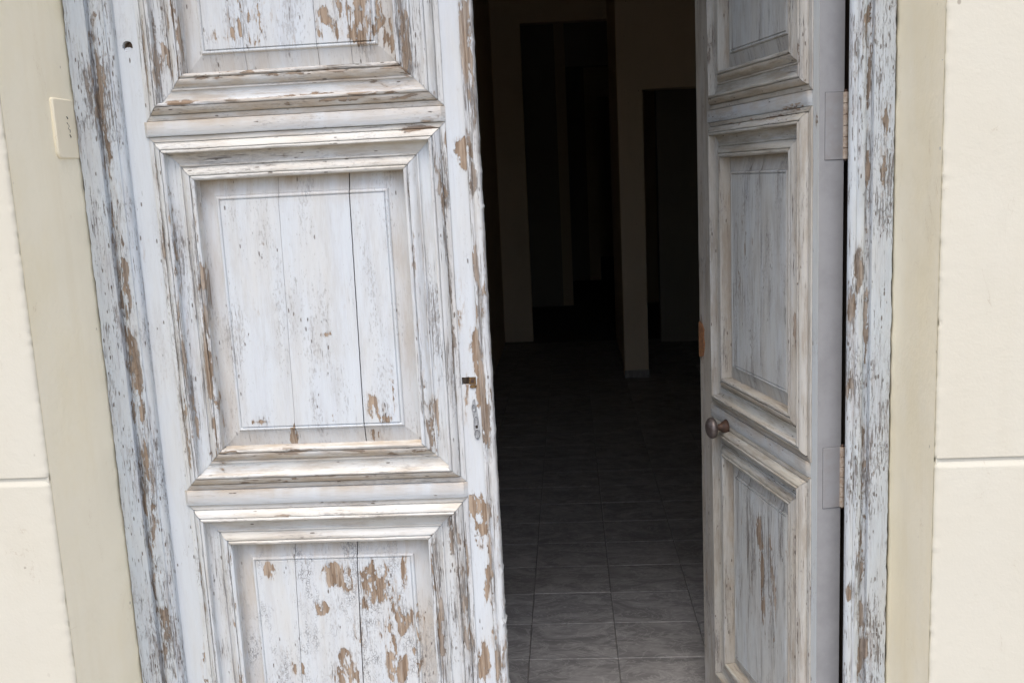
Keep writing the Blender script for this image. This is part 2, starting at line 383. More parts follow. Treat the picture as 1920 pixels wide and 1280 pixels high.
def boards(panel, op, cracks, mat, wearf, seed):
    """raised panel made of vertical boards; op = (u0,z0,u1,z1); cracks = [(u at top, u at bottom, gap)]"""
    u0, z0, u1, z1 = op
    ul, zl = lines(u0 - .004, u1 + .004, .008), lines(z0 - .004, z1 + .004, .010)
    edges = [(u0 - .004, u0 - .004, 0)] + cracks + [(u1 + .004, u1 + .004, 0)]
    for bi in range(len(edges) - 1):
        (at, ab, ag), (bt, bb, bgp) = edges[bi], edges[bi + 1]
        lo, hi = max(at, ab), min(bt, bb)
        us = [None] + [x for x in ul if lo + .004 < x < hi - .004] + ['e']
        warp = random.uniform(-.0007, .0007)
        vs_, uv, wr, fs = [], [], [], []
        NU, NZ = len(us), len(zl)
        def H(u, z):
            return panel_h(max(0, min(u - u0 + .004, u1 + .004 - u, z - z0 + .004, z1 + .004 - z)))
        for z in zl:
            t = (z - z0) / (z1 - z0)
            ea = ab + (at - ab) * t + ag / 2 + (nz(z * 60, seed + bi, 2) * .0005 if ag else 0)
            eb = bb + (bt - bb) * t - bgp / 2 + (nz(z * 60, seed + bi + 1, 2) * .0005 if bgp else 0)
            for x in us:
                u = ea if x is None else eb if x == 'e' else x
                h = H(u, z) + warp * (1 if bi % 2 else -1) + nz(u * 25, z * 6, seed) * .0006
                if (x is None and ag) or (x == 'e' and bgp): h -= .0006
                vs_.append((u, -h, z)); uv.append((u + seed * .71 + bi * 1.3, z)); wr.append(wearf(u, z))
        for j in range(NZ - 1):
            for i in range(NU - 1):
                a, b, c, d = j * NU + i, j * NU + i + 1, (j + 1) * NU + i + 1, (j + 1) * NU + i
                h = [-vs_[q][1] for q in (a, b, c, d)]
                if abs(h[0] - h[2]) > abs(h[1] - h[3]): fs += [(a, b, c), (a, c, d)]
                else: fs += [(a, b, d), (b, c, d)]
        base = len(vs_)
        for e in (0, NU - 1):                       # board edges going back into the panel
            st = len(vs_)
            for j in range(NZ):
                x, y, z = vs_[j * NU + e]; vs_.append((x, .022, z)); uv.append((x + .02, z)); wr.append(0.0)
            for j in range(NZ - 1):
                q = (j * NU + e, (j + 1) * NU + e, st + j + 1, st + j)
                fs.append(q if e == 0 else q[::-1])
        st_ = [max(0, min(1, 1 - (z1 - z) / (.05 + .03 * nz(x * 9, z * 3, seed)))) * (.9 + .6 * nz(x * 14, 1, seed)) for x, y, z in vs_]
        st_ = [max(a_, (.42 + .3 * nz(x * 16, z * 9, seed + 2)) if min(x - u0, u1 - x, z - z0, z1 - z) < .034 else 0.0) for a_, (x, y, z) in zip(st_, vs_)]
        me = mesh('board', vs_, fs, uv, wr, stain_shade=st_)
        link('board', me, mat, panel)

def flat_part(name, leaf, ur, zr, n, T, mat, wearf, holes=(), step=.006, seed=0.0, rag=0.0, horiz=False):
    """front grid with real holes, plus sides and back; holes = (u,z,r,depth) round or (u0,u1,z0,z1,depth)"""
    us = [ur[0] + (ur[1] - ur[0]) * i / max(1, round((ur[1] - ur[0]) / step)) for i in range(max(1, round((ur[1] - ur[0]) / step)) + 1)]
    K = max(1, round((zr[1] - zr[0]) / (step * 2)))
    zs = [zr[0] + (zr[1] - zr[0]) * i / K for i in range(K + 1)]
    rects = []
    for h in holes:
        rects.append((h[0] - h[2] * 1.15, h[0] + h[2] * 1.15, h[1] - h[2] * 1.15, h[1] + h[2] * 1.15) if len(h) == 4 else h[:4])
    for r in rects:
        us = sorted([x for x in us if not (r[0] - .0015 < x < r[1] + .0015)] + [r[0], r[1]])
        zs = sorted([x for x in zs if not (r[2] - .002 < x < r[3] + .002)] + [r[2], r[3]])
    vs_, uv, wr, fs = [], [], [], []
    NU = len(us)
    for z in zs:
        for i, u in enumerate(us):
            du = 0
            if rag and i == NU - 1: du = nz(z * 40, seed, 1) * rag + min(0, nz(z * 150, seed, 3)) * rag
            inh = any(r[0] - 1e-6 <= u <= r[1] + 1e-6 and r[2] - 1e-6 <= z <= r[3] + 1e-6 for r in rects)
            hh = n + (0 if inh else nz(u * 14, z * 4, seed) * .0005)
            vs_.append((u + du, -hh, z)); uv.append((u + seed, z) if not horiz else (z + seed, u)); wr.append(wearf(u, z))
    for j in range(len(zs) - 1):
        for i in range(NU - 1):
            cu, cz = (us[i] + us[i + 1]) / 2, (zs[j] + zs[j + 1]) / 2
            if any(r[0] < cu < r[1] and r[2] < cz < r[3] for r in rects): continue
            fs.append((j * NU + i, j * NU + i + 1, (j + 1) * NU + i + 1, (j + 1) * NU + i))
    def add(p, w=0.0):
        vs_.append(p); uv.append((p[0] + seed, p[2])); wr.append(w); return len(vs_) - 1
    for h, r in zip(holes, rects):
        if len(h) == 4:
            N = 24; ring = []; ins = []
            for i in range(N):
                t = 2 * math.pi * i / N; rr = h[2] * (1 + .08 * nz(i * .7, 3.3, seed))
                ring.append(add((h[0] + rr * math.cos(t), -n, h[1] + rr * math.sin(t))))
                ins.append(add((h[0] + rr * .9 * math.cos(t), -n + h[3], h[1] + rr * .9 * math.sin(t)), 2.0))
            cor = [add((r[1], -n, r[3])), add((r[0], -n, r[3])), add((r[0], -n, r[2])), add((r[1], -n, r[2]))]
            for q in range(4):
                seg = [(q * 6 + a) % N for a in range(7)]
                for a, b in zip(seg, seg[1:]): fs.append((ring[a], cor[q], ring[b]))
                # side triangle to the next corner
                fs.append((ring[seg[-1]], cor[q], cor[(q + 1) % 4]))
            for i in range(N):
                k = (i + 1) % N; fs.append((ring[k], ins[k], ins[i], ring[i]))
            fs.append(tuple(ins))
        else:
            a = [add((x, -n, z)) for x, z in ((r[0], r[2]), (r[1], r[2]), (r[1], r[3]), (r[0], r[3]))]
            b = [add((x, -n + h[4], z), 2.0) for x, z in ((r[0], r[2]), (r[1], r[2]), (r[1], r[3]), (r[0], r[3]))]
            for i in range(4):
                k = (i + 1) % 4; fs.append((a[k], b[k], b[i], a[i]))
            fs.append(tuple(b))
    # sides and back
    e = [(us[0], zs[0]), (us[-1], zs[0]), (us[-1], zs[-1]), (us[0], zs[-1])]
    back = [add((x, T, z)) for x, z in e]; fs.append(tuple(back[::-1]))
    J = len(zs) - 1
    sb = [add((us[0], T, z)) for z in zs]; sf = [add((us[-1], T, z)) for z in zs]
    for j in range(J):
        fs.append((j * NU, (j + 1) * NU, sb[j + 1], sb[j])); fs.append((j * NU + NU - 1, sf[j], sf[j + 1], (j + 1) * NU + NU - 1))
    fs.append(tuple([i for i in range(NU)][::-1] + [back[0], back[1]]))
    fs.append(tuple([J * NU + i for i in range(NU)] + [back[2], back[3]]))
    me = mesh(name, vs_, fs, uv, wr)
    return link(name, me, mat, leaf)

def band_strip(leaf, u0, u1, z0, z1, h, mat, wearf, seed):
    """flat raised fillet between two panel frames, eased edges and rounded ends"""
    n = int((u1 - u0) / .008); prof = [(0, 0), (0, h - .001), (.0012, h), (1 - .0012, h), (1, h - .001), (1, 0)]
    W = z1 - z0
    vs_, uv, wr, fs = [], [], [], []
    for j in range(n + 1):
        u = u0 + (u1 - u0) * j / n
        for i, (d, hh) in enumerate(prof):
            z = z0 + (d if d < .1 else .5 * W if d == .5 else W - (1 - d))
            z += (nz(u * 8, seed, 4.0 * (i > 2)) * .0006)
            q = hh if 0 < j < n else 0
            vs_.append((u, -(q + (nz(u * 6, seed, 2) * .0004 if q else 0)), z)); uv.append((z + seed, u)); wr.append(wearf(u, z))
    P = len(prof)
    for j in range(n):
        for i in range(P - 1): fs.append((j * P + i, (j + 1) * P + i, (j + 1) * P + i + 1, j * P + i + 1))
    stn = [max(0, min(.9, ((z - z0) / W - .45 + .5 * nz(u * 12, seed, 3) + .4 * nz(u * 50, seed, 5)) * 1.5)) for u, y, z in vs_]
    me = mesh('rail_fillet', vs_, fs, uv, wr, smooth=40, stain_shade=stn)
    return link('rail_fillet', me, mat, leaf)

ZB1, ZB2 = (1.6104, 1.6402), (.8354, .8678)

def build_leaf(leaf, W, T, pl, pr, bl, br, mats, wear, cracks, stile_holes=((), ()), zbot=.006, ztop=2.45, ragfree=0.0, seed=0.0, hinge_u=0.0, band_h=.0085):
    sw, fwear = wear['stile'], wear['mould']
    flat_part('stile', leaf, (hinge_u, pl - .0095), (zbot, ztop), 0, T, mats['stile_h'], sw, stile_holes[0], seed=seed + 1.1)
    flat_part('stile', leaf, (pr + .0095, W), (zbot, ztop), 0, T, mats['stile_f'], sw, stile_holes[1], seed=seed + 2.3, rag=ragfree)
    ops = [(pl, .176, pr, .7500), (pl, .9645, pr, 1.5196), (pl, 1.7310, pr, 2.30)]
    rails = [(zbot, ops[0][1] - .0095), (ops[0][3] + .0095, ops[1][1] - .0095), (ops[1][3] + .0095, ops[2][1] - .0095), (ops[2][3] + .0095, ztop)]
    for i, zr in enumerate(rails):
        flat_part('rail', leaf, (pl - .009, pr + .009), zr, -.0004, T - .0005, mats['stile_h'], sw, step=.012, seed=seed + 4 + i, horiz=True)
    for i, op in enumerate(ops):
        p = link('panel', mesh('panel', [(op[0] - .004, .0225, op[1] - .004), (op[2] + .004, .0225, op[1] - .004), (op[2] + .004, .0225, op[3] + .004), (op[0] - .004, .0225, op[3] + .004),
                                       (op[0] - .004, T - .012, op[1] - .004), (op[2] + .004, T - .012, op[1] - .004), (op[2] + .004, T - .012, op[3] + .004), (op[0] - .004, T - .012, op[3] + .004)],
                                 [(0, 1, 2, 3), (7, 6, 5, 4), (0, 4, 5, 1), (1, 5, 6, 2), (2, 6, 7, 3), (3, 7, 4, 0)]), M['dark'], leaf)
        boards(p, op, cracks[i], mats['board'][i], wear['board'], seed + i * 2.7)
        oz = PW
        o = (op[0] - PW, op[1] - PW, op[2] + PW, op[3] + PW)
        for k, side in enumerate(('top', 'bottom', 'left', 'right')):
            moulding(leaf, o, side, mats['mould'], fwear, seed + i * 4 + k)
    band_strip(leaf, bl, br, ZB1[0] + .0003, ZB1[1] - .0003, band_h, mats['band'], wear['mould'], seed + .4)
    band_strip(leaf, bl, br, ZB2[0] + .0053, ZB2[1] + .0053, band_h, mats['band'], wear['mould'], seed + .8)

# wear and scuffs of the closed leaf, in metres on its face
L_BOARD = [(0.222, 1.812, .0238, .0238, .55), (.255, 1.822, .0367, .0454, .6), (.194, 1.801, .027, .0108, .5), (.404, 1.809, .0151, .0281, .9), (.435, 1.827, .0216, .0454, .6), (.476, 1.815, .0216, .0486, .85), (.453, 1.791, .0151, .0216, .7), (.502, 1.809, .013, .054, .5), (.309, 1.829, .0151, .0432, .35),
           (.516, 1.823, .0097, .0324, .95), (.531, 1.772, .0151, .0367, .75), (.543, 1.751, .0108, .0216, .7),
           (.202, 1.015, .0184, .0065, .9), (.271, .984, .0151, .0194, 1), (.441, 1.039, .013, .0302, .95), (.471, 1.013, .0173, .0086, 1), (.442, .979, .013, .014, 1), (.488, 1.071, .0065, .054, .75), (.474, 1.032, .0086, .0324, .7), (.359, 1.021, .0065, .0108, .9), (.362, 1.196, .0108, .0065, .95), (.306, 1.161, .0076, .0065, .85), (.244, 1.391, .0043, .0043, .9), (.277, 1.01, .0086, .0054, .6), (.408, 1.074, .0065, .0259, .5),
           (.193, .687, .0151, .0173, 1), (.332, .674, .0238, .0281, 1), (.363, .653, .013, .0216, .6), (.42, .66, .0324, .0454, 1.05), (.453, .632, .0151, .0648, .7), (.487, .656, .0086, .054, .8), (.478, .583, .0173, .0432, .85), (.301, .598, .0151, .013, .95), (.238, .625, .0076, .0302, .9), (.397, .609, .013, .0151, .9), (.446, .534, .0216, .0432, .65), (.341, .489, .0162, .0173, 1), (.346, .446, .0302, .0281, 1), (.373, .548, .0097, .0756, .75), (.453, .466, .0216, .0432, .95), (.502, .502, .0151, .0648, .6), (.515, .607, .0108, .0648, .5), (.234, .457, .013, .0151, .6)]
L_STILE = [(.679, 1.799, .0108, .0432, .8), (.68, 1.739, .0108, .0648, .95), (.682, 1.689, .0086, .0432, .8), (.652, 1.791, .0043, .0432, .5), (.67, 1.546, .013, .0302, 1), (.677, 1.514, .0086, .0432, .8), (.676, 1.27, .006, .11, .5), (.668, 1.127, .0097, .0648, .85), (.671, 1.059, .0108, .0432, .9), (.676, 1.002, .0086, .0648, .8), (.649, .807, .0216, .0454, 1), (.656, .777, .013, .0259, .8), (.656, .628, .0097, .0648, .85), (.669, .664, .0065, .108, .6), (.645, .561, .0065, .0324, .6), (.638, .688, .0065, .0432, .55), (.64, .469, .0238, .0486, .9), (.67, .487, .0108, .0648, .7), (.632, 1.061, .0065, .0648, .5), (.635, 1.26, .0043, .0864, .5), (.626, .748, .0086, .054, .4),
           (.028, 1.045, .006, .006, .9), (.03, .46, .02, .05, .5)]
L_MOULD = [(.043, 1.25, .005, .40, .42), (.064, 1.2, .004, .35, .38), (.113, 1.18, .006, .30, .45), (.045, 1.85, .005, .2, .45), (.066, 1.85, .005, .18, .45), (.115, 1.84, .006, .16, .5), (.045, .5, .006, .35, .4), (.112, .5, .006, .3, .4), (.62, 1.3, .004, .35, .35), (.553, 1.3, .004, .3, .3), (.30, .655, .001, .001, 0),
           (.114, 1.298, .0086, .0648, .75), (.109, 1.136, .0097, .0648, .85), (.114, 1.056, .0086, .0648, .6), (.046, 1.058, .0108, .0324, .75), (.059, 1.283, .0086, .0648, .4), (.047, .977, .0108, .054, .6), (.065, 1.752, .0086, .0864, .45), (.092, 1.781, .0086, .0864, .5), (.115, 1.759, .0076, .0648, .6), (.07, 1.011, .0086, .0432, .4),
           (.558, 1.786, .0086, .0648, .7), (.563, 1.735, .0086, .0324, .8), (.622, 1.486, .0108, .0432, .75), (.632, 1.537, .0076, .0648, .6), (.611, 1.538, .0065, .0324, .4), (.555, 1.063, .0086, .0648, .5), (.568, 1.006, .013, .054, .55), (.612, .701, .013, .0864, .65), (.554, .69, .0086, .0648, .6), (.557, .544, .0086, .0864, .6), (.615, .543, .0108, .0864, .6), (.593, .761, .0086, .0432, .5), (.566, 1.825, .0065, .054, .5),
           (.106, 1.675, .0324, .0054, .9), (.295, 1.676, .0432, .0043, .6), (.55, 1.665, .0648, .0065, .6), (.433, 1.661, .216, .0054, .55), (.273, 1.674, .216, .0043, .4), (.307, 1.563, .0086, .0065, .6), (.256, 1.721, .162, .0076, .5), (.49, 1.721, .108, .0065, .45), (.577, 1.598, .0324, .0043, .7), (.147, 1.605, .0173, .0032, .5), (.202, .89, .0648, .0065, .5), (.363, .897, .216, .0043, .4), (.173, .952, .162, .0086, .45), (.435, .947, .1296, .0086, .4), (.299, .816, .0864, .0043, .4), (.6, 1.613, .02, .003, .7)]

# ------------------------------------------------------------------ setting: street, floor, facade
def slab(name, x0, x1, y0, y1, z, mat, thick=.2):
    o = box(name, (x0, x1, y0, y1, z - thick, z), mat); return tag(o, kind='structure')
slab('street', -40, 40, -40, -.26, -.14, M['pave'])
floor = slab('hall_floor', -2.6, 3.4, -.02, 16.4, -.006, M['grout'], .15)

# floor tiles, one object each
bm = bmesh.new(); box_bm(bm, -.1378, .1378, -.1203, .1203, -.02, 0)
bmesh.ops.bevel(bm, geom=[e for e in bm.edges if all(v.co.z > -.001 for v in e.verts)], offset=.0015, segments=1, affect='EDGES')
bmesh.ops.delete(bm, geom=[f for f in bm.faces if f.normal.z < -.9], context='FACES')
tme = bpy.data.meshes.new('floor_tile'); bm.to_mesh(tme); bm.free()
for r in range(27):
    for c in range(-3, 5):
        o = link('floor_tile', tme, M['tile'], floor, (.127 + .2785 * c, .775 + .2435 * (r - 2), random.uniform(-.0006, .0006)))
        o.rotation_euler = (random.uniform(-.0012, .0012), random.uniform(-.0012, .0012), math.pi * (random.random() < .5))

# facade: one wall thing with its raised blocks and reveals as parts
fac = tag(empty('plaster_facade', (0, -.25, 0)), 'cream stucco house wall with wide shallow grooves around the old wooden doorway', 'wall')
def loc_box(name, d, mat, par, **k):
    o = box(name, (d[0], d[1], d[2] + .25, d[3] + .25, d[4], d[5]), mat, par, **k); return o
loc_box('wall_core', (-4.5, -.8302, -.2465, .12, -.14, 5.2), M['stucco'], fac)
loc_box('wall_core', (.7952, 4.5, -.2465, .12, -.14, 5.2), M['stucco'], fac)
loc_box('lintel', (-.8302, .7952, -.2435, .12, 2.56, 5.2), M['stucco'], fac)

def stucco_block(side, z0, z1, seed):
    """raised block; its arris beside the doorway is worn and ragged"""
    X = -.8279 if side < 0 else .7929
    prof = [(3.2, .0), (1.2, 0), (.45, 0), (.30, 0), (.20, 0), (.12, 0), (.06, 0), (.03, 0), (.016, 0), (.0085, .0004), (.004, .0017), (.0012, .0045), (0, .009), (0, .016)]
    n = int((z1 - z0) / .006)
    zs = [(z0, .003), (z0 + .0006, 0)] + [(z0 + (z1 - z0) * q / n, 0) for q in range(1, n - 1)] + [(z1 - .009, 0), (z1, .003)]
    n = len(zs) - 1
    vs_, fs = [], []
    for z, dep in zs:
        for i, (a, b) in enumerate(prof):
            rg = max(0, 1 - a / .012)
            w_ = nz(z * 28, seed, 1) * .0012 + nz(z * 95, seed, 2) * .0016 + max(0, nz(z * 40, seed, 6) - .36) * .012
            x = X + side * (a + .0 + rg * w_)
            y = b + dep * (1 if i < 12 else 0) + rg * nz(z * 80, a * 50, seed) * .0018 + (nz(x * 5, z * 5, 3) * .0012 if a < 1.3 else 0)
            vs_.append((x, y, z))
    P = len(prof)
    for j in range(n):
        for i in range(P - 1):
            q = (j * P + i, j * P + i + 1, (j + 1) * P + i + 1, (j + 1) * P + i)
            fs.append(q if side < 0 else q[::-1])
    return link('stucco_block', mesh('stucco_block', vs_, fs, smooth=50), M['stucco'], fac)
for side, g in ((-1, .9825), (1, .9685)):
    stucco_block(side, -.10, g - .0035, 3.0 + side)
    stucco_block(side, g + .0035, 2.9, 8.0 + side)

def reveal(side):
    Xo, Xi = (-.8270, -.8132) if side < 0 else (.7920, .7902)
    ys = [-.2456, -.228, -.2, -.16, -.12, -.08, -.05, -.03, -.018, -.010]
    n = 430; vs_, fs = [], []
    for j in range(n + 1):
        z = -.12 + 2.7 * j / n
        for i, y in enumerate(ys):
            t = (y + .2456) / .2356; am = min(1, t * 5)
            x = Xo + (Xi - Xo) * t + am * (nz(y * 9, z * 5, side * 4) * .0018 + nz(y * 30, z * 18, side) * .0006)
            yy = y + .25
            if i >= len(ys) - 2: yy += nz(z * 22, side, 7) * .004 + nz(z * 90, side, 9) * .002; x += nz(z * 30, side, 11) * .0018
            vs_.append((x, yy, z))
    P = len(ys)
    for j in range(n):
        for i in range(P - 1):
            q = (j * P + i, j * P + i + 1, (j + 1) * P + i + 1, (j + 1) * P + i)
            fs.append(q if side < 0 else q[::-1])
    link('reveal', mesh('reveal', vs_, fs, smooth=60), M['reveal'], fac)
reveal(-1); reveal(1)
box('reveal_soffit', (-.84, .80, .012, .25, 2.548, 2.5595), M['reveal'], fac)

sill = box('door_sill', (-.818, .786, -.30, -.025, -.14, -.004), M['sill'], bevel=.006)
tag(sill, 'worn grey stone sill under the double door', 'door sill')

# ------------------------------------------------------------------ door frame
fr = tag(empty('door_surround', (0, 0, 0)), 'flaking pale blue-white wooden surround framing the double door', 'door frame')
FW = {-1: blob_fn([(.0485, 1.2, .0035, 2.5, .5), (.067, 1.2, .009, 1.8, .34), (.062, 1.156, .014, .075, 1.0), (.058, 1.25, .012, .05, .8), (.06, 1.33, .010, .06, .75), (.052, 1.70, .012, .06, .8), (.060, 1.58, .010, .05, .7), (.066, .90, .012, .08, .55), (.064, .57, .012, .10, .55), (.056, 1.80, .008, .06, .5), (.058, .75, .010, .1, .45), (.070, 1.1, .008, .12, .5), (.062, 1.42, .008, .05, .5)]),
      1: blob_fn([(.0475, 1.2, .005, 2.5, .56), (.066, 1.284, .009, .040, .8), (.078, 1.05, .006, .030, .6), (.05, .512, .010, .10, .7), (.05, 1.735, .009, .04, .7), (.078, 1.22, .010, .03, .6), (.05, .70, .008, .08, .6), (.075, .62, .006, .02, .7), (.075, .68, .006, .012, .7), (.03, .9, .008, .06, .4), (.02, 1.5, .008, .1, .4)])}
def jamb(side):
    if side < 0:
        prof = [(0, -.03), (0, .017), (.002, .0205), (.020, .021), (.0435, .0205), (.0448, .017), (.0458, .0085), (.0500, .0075), (.0525, .009), (.0540, .018), (.0575, .0205), (.066, .0212), (.074, .0200), (.080, .0192), (.0815, .0165), (.0865, .0160), (.0905, .0135), (.0925, .009), (.0930, 0), (.0930, -.012)]
        X0 = -.8105
    else:
        prof = [(0, -.03), (0, .017), (.002, .0205), (.020, .021), (.0400, .0205), (.0412, .017), (.0422, .0085), (.0480, .0075), (.0525, .0085), (.0542, .018), (.0575, .0205), (.066, .0212), (.0695, .0185), (.071, .0205), (.077, .0200), (.0800, .0185), (.0825, .015), (.0845, .011), (.082, 0), (.074, -.012)]
        X0 = .7875
    arc = [0.0]
    for i in range(1, len(prof)): arc.append(arc[-1] + math.hypot(prof[i][0] - prof[i - 1][0], prof[i][1] - prof[i - 1][1]))
    n = 420; vs_, uv, wr, fs = [], [], [], []
    for j in range(n + 1):
        z = .0 + 2.5 * j / n
        for i, (d, h) in enumerate(prof):
            wv = FW[side](d, z)
            rag = 0
            if i in (0, 1, 2): rag = nz(z * 18, side, 1) * .0022 + nz(z * 75, side, 2) * .0016
            bead = max(0, 1 - abs(d - .062) / .016)
            ero = bead * (max(0, nz(z * 9, d * 60, side * 7) + .05) * .006 + max(0, nz(z * 45, d * 120, side * 3)) * .004) + wv * .004 * max(0, .4 + nz(z * 60, d * 90, 2))
            hh = h - (ero if h > .005 else 0) + nz(z * 50, d * 260, side) * .0004
            x = X0 - side * (d + rag)
            vs_.append((x, -hh, z)); uv.append((arc[i] + side * .9, z)); wr.append(wv)
    P = len(prof)
    for j in range(n):
        for i in range(P - 1):
            q = (j * P + i, j * P + i + 1, (j + 1) * P + i + 1, (j + 1) * P + i)
            fs.append(q if side < 0 else q[::-1])
    link('jamb', mesh('jamb', vs_, fs, uv, wr, smooth=42), M['frame'], fr)
jamb(-1); jamb(1)
box('rebate', (-.81, -.7225, .0125, .12, 0, 2.5), M['back'], fr)
box('rebate', (.7265, .787, .0125, .12, 0, 2.5), M['back'], fr)
box('head', (-.81, .787, -.02, .12, 2.5005, 2.556), M['frame'], fr)

# ------------------------------------------------------------------ closed leaf (left in the opening)
T = .0485
ll = tag(empty('door_leaf', (-.70, 0, 0)), 'closed panelled door leaf with peeling white paint and a rusty keyhole', 'door', 'leaves of the old double door')
lwear = {'stile': blob_fn(L_STILE), 'mould': blob_fn(L_MOULD), 'board': blob_fn(L_BOARD)}
lm = dict(band=M['band'], stile_h=M['stile'], stile_f=M['stile'], board=[M['board_low'], M['board_mid'], M['board_top']], mould=[M['mould_v'], M['mould_h'], M['mould_low']])
build_leaf(ll, .690, T, .1214, .5402, .025, .632, lm, lwear,
           [[(.2500, .2330, .0012), (.3855, .3690, .0022)], [(.2840, .2750, .0009), (.4290, .4215, .0022)], [(.2380, .2410, .0008), (.3840, .3870, .0010), (.4520, .4530, .0006)]],
           stile_holes=([(.0085, 1.788, .0105, .018)], [(.6325, .6620, 1.0800, 1.0955, .022)]), ragfree=.0012, seed=0.0, hinge_u=-.0215)
ll.rotation_euler = (0, -.003, 0)

def astragal(leaf, u0, u1, wearf):
    prof = [(0, .0), (.0, .0028), (.002, .0042), (.005, .0046), (.0075, .0030), (.0085, .0014), (.0100, .0030), (.0130, .0052), (.0170, .0056), (.0205, .0042), (.0228, .0010), (.0232, -.006), (.0232, -.03)]
    sc = (u1 - u0) / .0232; arc = [0.0]
    for i in range(1, len(prof)): arc.append(arc[-1] + math.hypot((prof[i][0] - prof[i - 1][0]) * sc, prof[i][1] - prof[i - 1][1]))
    n = 420; vs_, uv, wr, fs = [], [], [], []
    for j in range(n + 1):
        z = .006 + 2.44 * j / n
        for i, (d, h) in enumerate(prof):
            wv = wearf(u0 + d * sc, z)
            rag = 0
            if i >= 8: rag = nz(z * 35, 4.4, 1) * .0010 + max(0, nz(z * 60, 5.1, 3) - .38) * .012 + nz(z * 140, 2.2, 1) * .0006
            vs_.append((u0 + d * sc + rag, -(h - max(0, nz(z * 20, d * 200, 5)) * .0018 * (h > .001) + .0006), z)); uv.append((arc[i] + 5.5, z)); wr.append(max(wv * .8, .18 + .4 * nz(z * 8, 1, 1)))
    P = len(prof)
    for j in range(n):
        for i in range(P - 1): fs.append((j * P + i, (j + 1) * P + i, (j + 1) * P + i + 1, j * P + i + 1)[::-1])
    for i, f in enumerate(fs): fs[i] = f[::-1]
    return link('astragal', mesh('astragal', vs_, fs, uv, wr, smooth=45), M['edge'], leaf)
astragal(ll, .669, .6944, lwear['stile'])

# keyhole remains: broken brass lock bits in the mortise, iron escutcheon below
def quad_prism(name, pts, y0, y1, mat, par, bevel=.0004):
    n = len(pts); v = [(x, y0, z) for x, z in pts] + [(x, y1, z) for x, z in pts]
    f = [tuple(range(n)), tuple(range(2 * n - 1, n - 1, -1))] + [(i, n + i, n + (i + 1) % n, (i + 1) % n) for i in range(n)]
    me = mesh(name, v, f); o = link(name, me, mat, par)
    return o
lk = quad_prism('lock_case', [(.6475, 1.0805), (.6615, 1.0802), (.6612, 1.0945), (.6560, 1.0950), (.6480, 1.0930)], -.0004, .012, M['brass'], ll)
quad_prism('lock_lip', [(.6480, 1.0740), (.6530, 1.0722), (.6600, 1.0728), (.6632, 1.0768), (.6600, 1.0798), (.6500, 1.0796)], -.0018, .001, M['brass'], ll)
quad_prism('lock_bolt', [(.6510, 1.0840), (.6575, 1.0835), (.6580, 1.0915), (.6520, 1.0920)], -.0018, -.0002, M['rust'], lk)
def oval(cx, cz, rx, rz, n=20, w=0): return [(cx + rx * math.cos(2 * math.pi * i / n), cz + rz * math.sin(2 * math.pi * i / n)) for i in range(n)]
def ring(name, cx, cz, rx, rz, wd, y, hgt, mat, par):
    n = 22; vs_, fs = [], []
    for i in range(n):
        t = 2 * math.pi * i / n; c, s = math.cos(t), math.sin(t)
        for k, (q, h) in enumerate(((0, 0), (.25, .8), (.5, 1), (.75, .8), (1, 0))):
            a = 1 + .1 * nz(i * .6, k, cz * 9)
            vs_.append((cx + (rx - wd * q) * c * a, y - hgt * h, cz + (rz - wd * q) * s * a))
    for i in range(n):
        k = (i + 1) % n
        for j in range(4): fs.append((i * 5 + j, i * 5 + j + 1, k * 5 + j + 1, k * 5 + j))
    return link(name, mesh(name, vs_, fs, smooth=50), mat, par)
esc = quad_prism('escutcheon', [(.6525, 1.046), (.6565, 1.050), (.6590, 1.036), (.6625, 1.005), (.6640, .985), (.6630, .968), (.6590, .9625), (.6540, .966), (.6515, .985), (.6520, 1.010), (.6495, 1.028)], -.0018, .001, M['steel'], ll)
ring('escutcheon_ring', .6545, 1.032, .0052, .0080, .0024, -.0016, .0022, M['steel'], esc)
ring('escutcheon_ring', .6575, 1.004, .0048, .0105, .0020, -.0016, .0020, M['steel'], esc)
ring('escutcheon_ring', .6583, .9765, .0062, .0105, .0024, -.0016, .0024, M['steel'], esc)
quad_prism('escutcheon_slot', oval(.6580, .9905, .0026, .0036, 10), -.0024, -.0016, M['dark'], esc)
quad_prism('hole_plug', oval(.0082, 1.7820, .0085, .0050, 14), .0045, .012, M['stile'], ll)

# ------------------------------------------------------------------ open leaf (swung inwards)
TH = .216573
a_dir = Vector((-math.sin(TH), math.cos(TH), 0)); n_dir = Vector((-math.cos(TH), -math.sin(TH), 0))
org = Vector((.7067, .04905, 0)) + n_dir * T
rl = tag(empty('door_leaf', org, math.pi / 2 + TH), 'greyer panelled door leaf standing open inwards with a round metal knob', 'door', 'leaves of the old double door')
TR = .053
R_STILE = [(.680, 1.035, .014, .050, 1.5), (.668, .33, .012, .05, .7), (.02, .22, .008, .12, .6), (.010, 1.58, .008, .015, .7)]
R_MOULD = [(.075, 1.07, .010, .05, .9), (.085, 1.15, .010, .05, .6), (.06, 1.7, .010, .05, .4), (.60, 1.5, .02, .3, .35), (.60, .6, .02, .3, .35), (.58, 1.75, .03, .1, .4), (.3, 1.600, .2, .006, .5), (.45, 1.65, .1, .008, .5), (.07, .5, .01, .2, .4), (.2, .885, .2, .005, .35), (.12, 1.612, .05, .006, .9)]
R_BOARD = [(.30, .62, .014, .04, 1.0), (.285, .55, .012, .08, .85), (.28, .46, .012, .06, .75), (.24, .60, .015, .03, .6), (.36, .50, .02, .1, .35), (.22, .5, .02, .12, .4), (.4, 1.3, .03, .1, .3), (.3, 1.2, .05, .2, .25)]
rwear = {'stile': blob_fn(R_STILE), 'mould': blob_fn(R_MOULD), 'board': blob_fn(R_BOARD)}
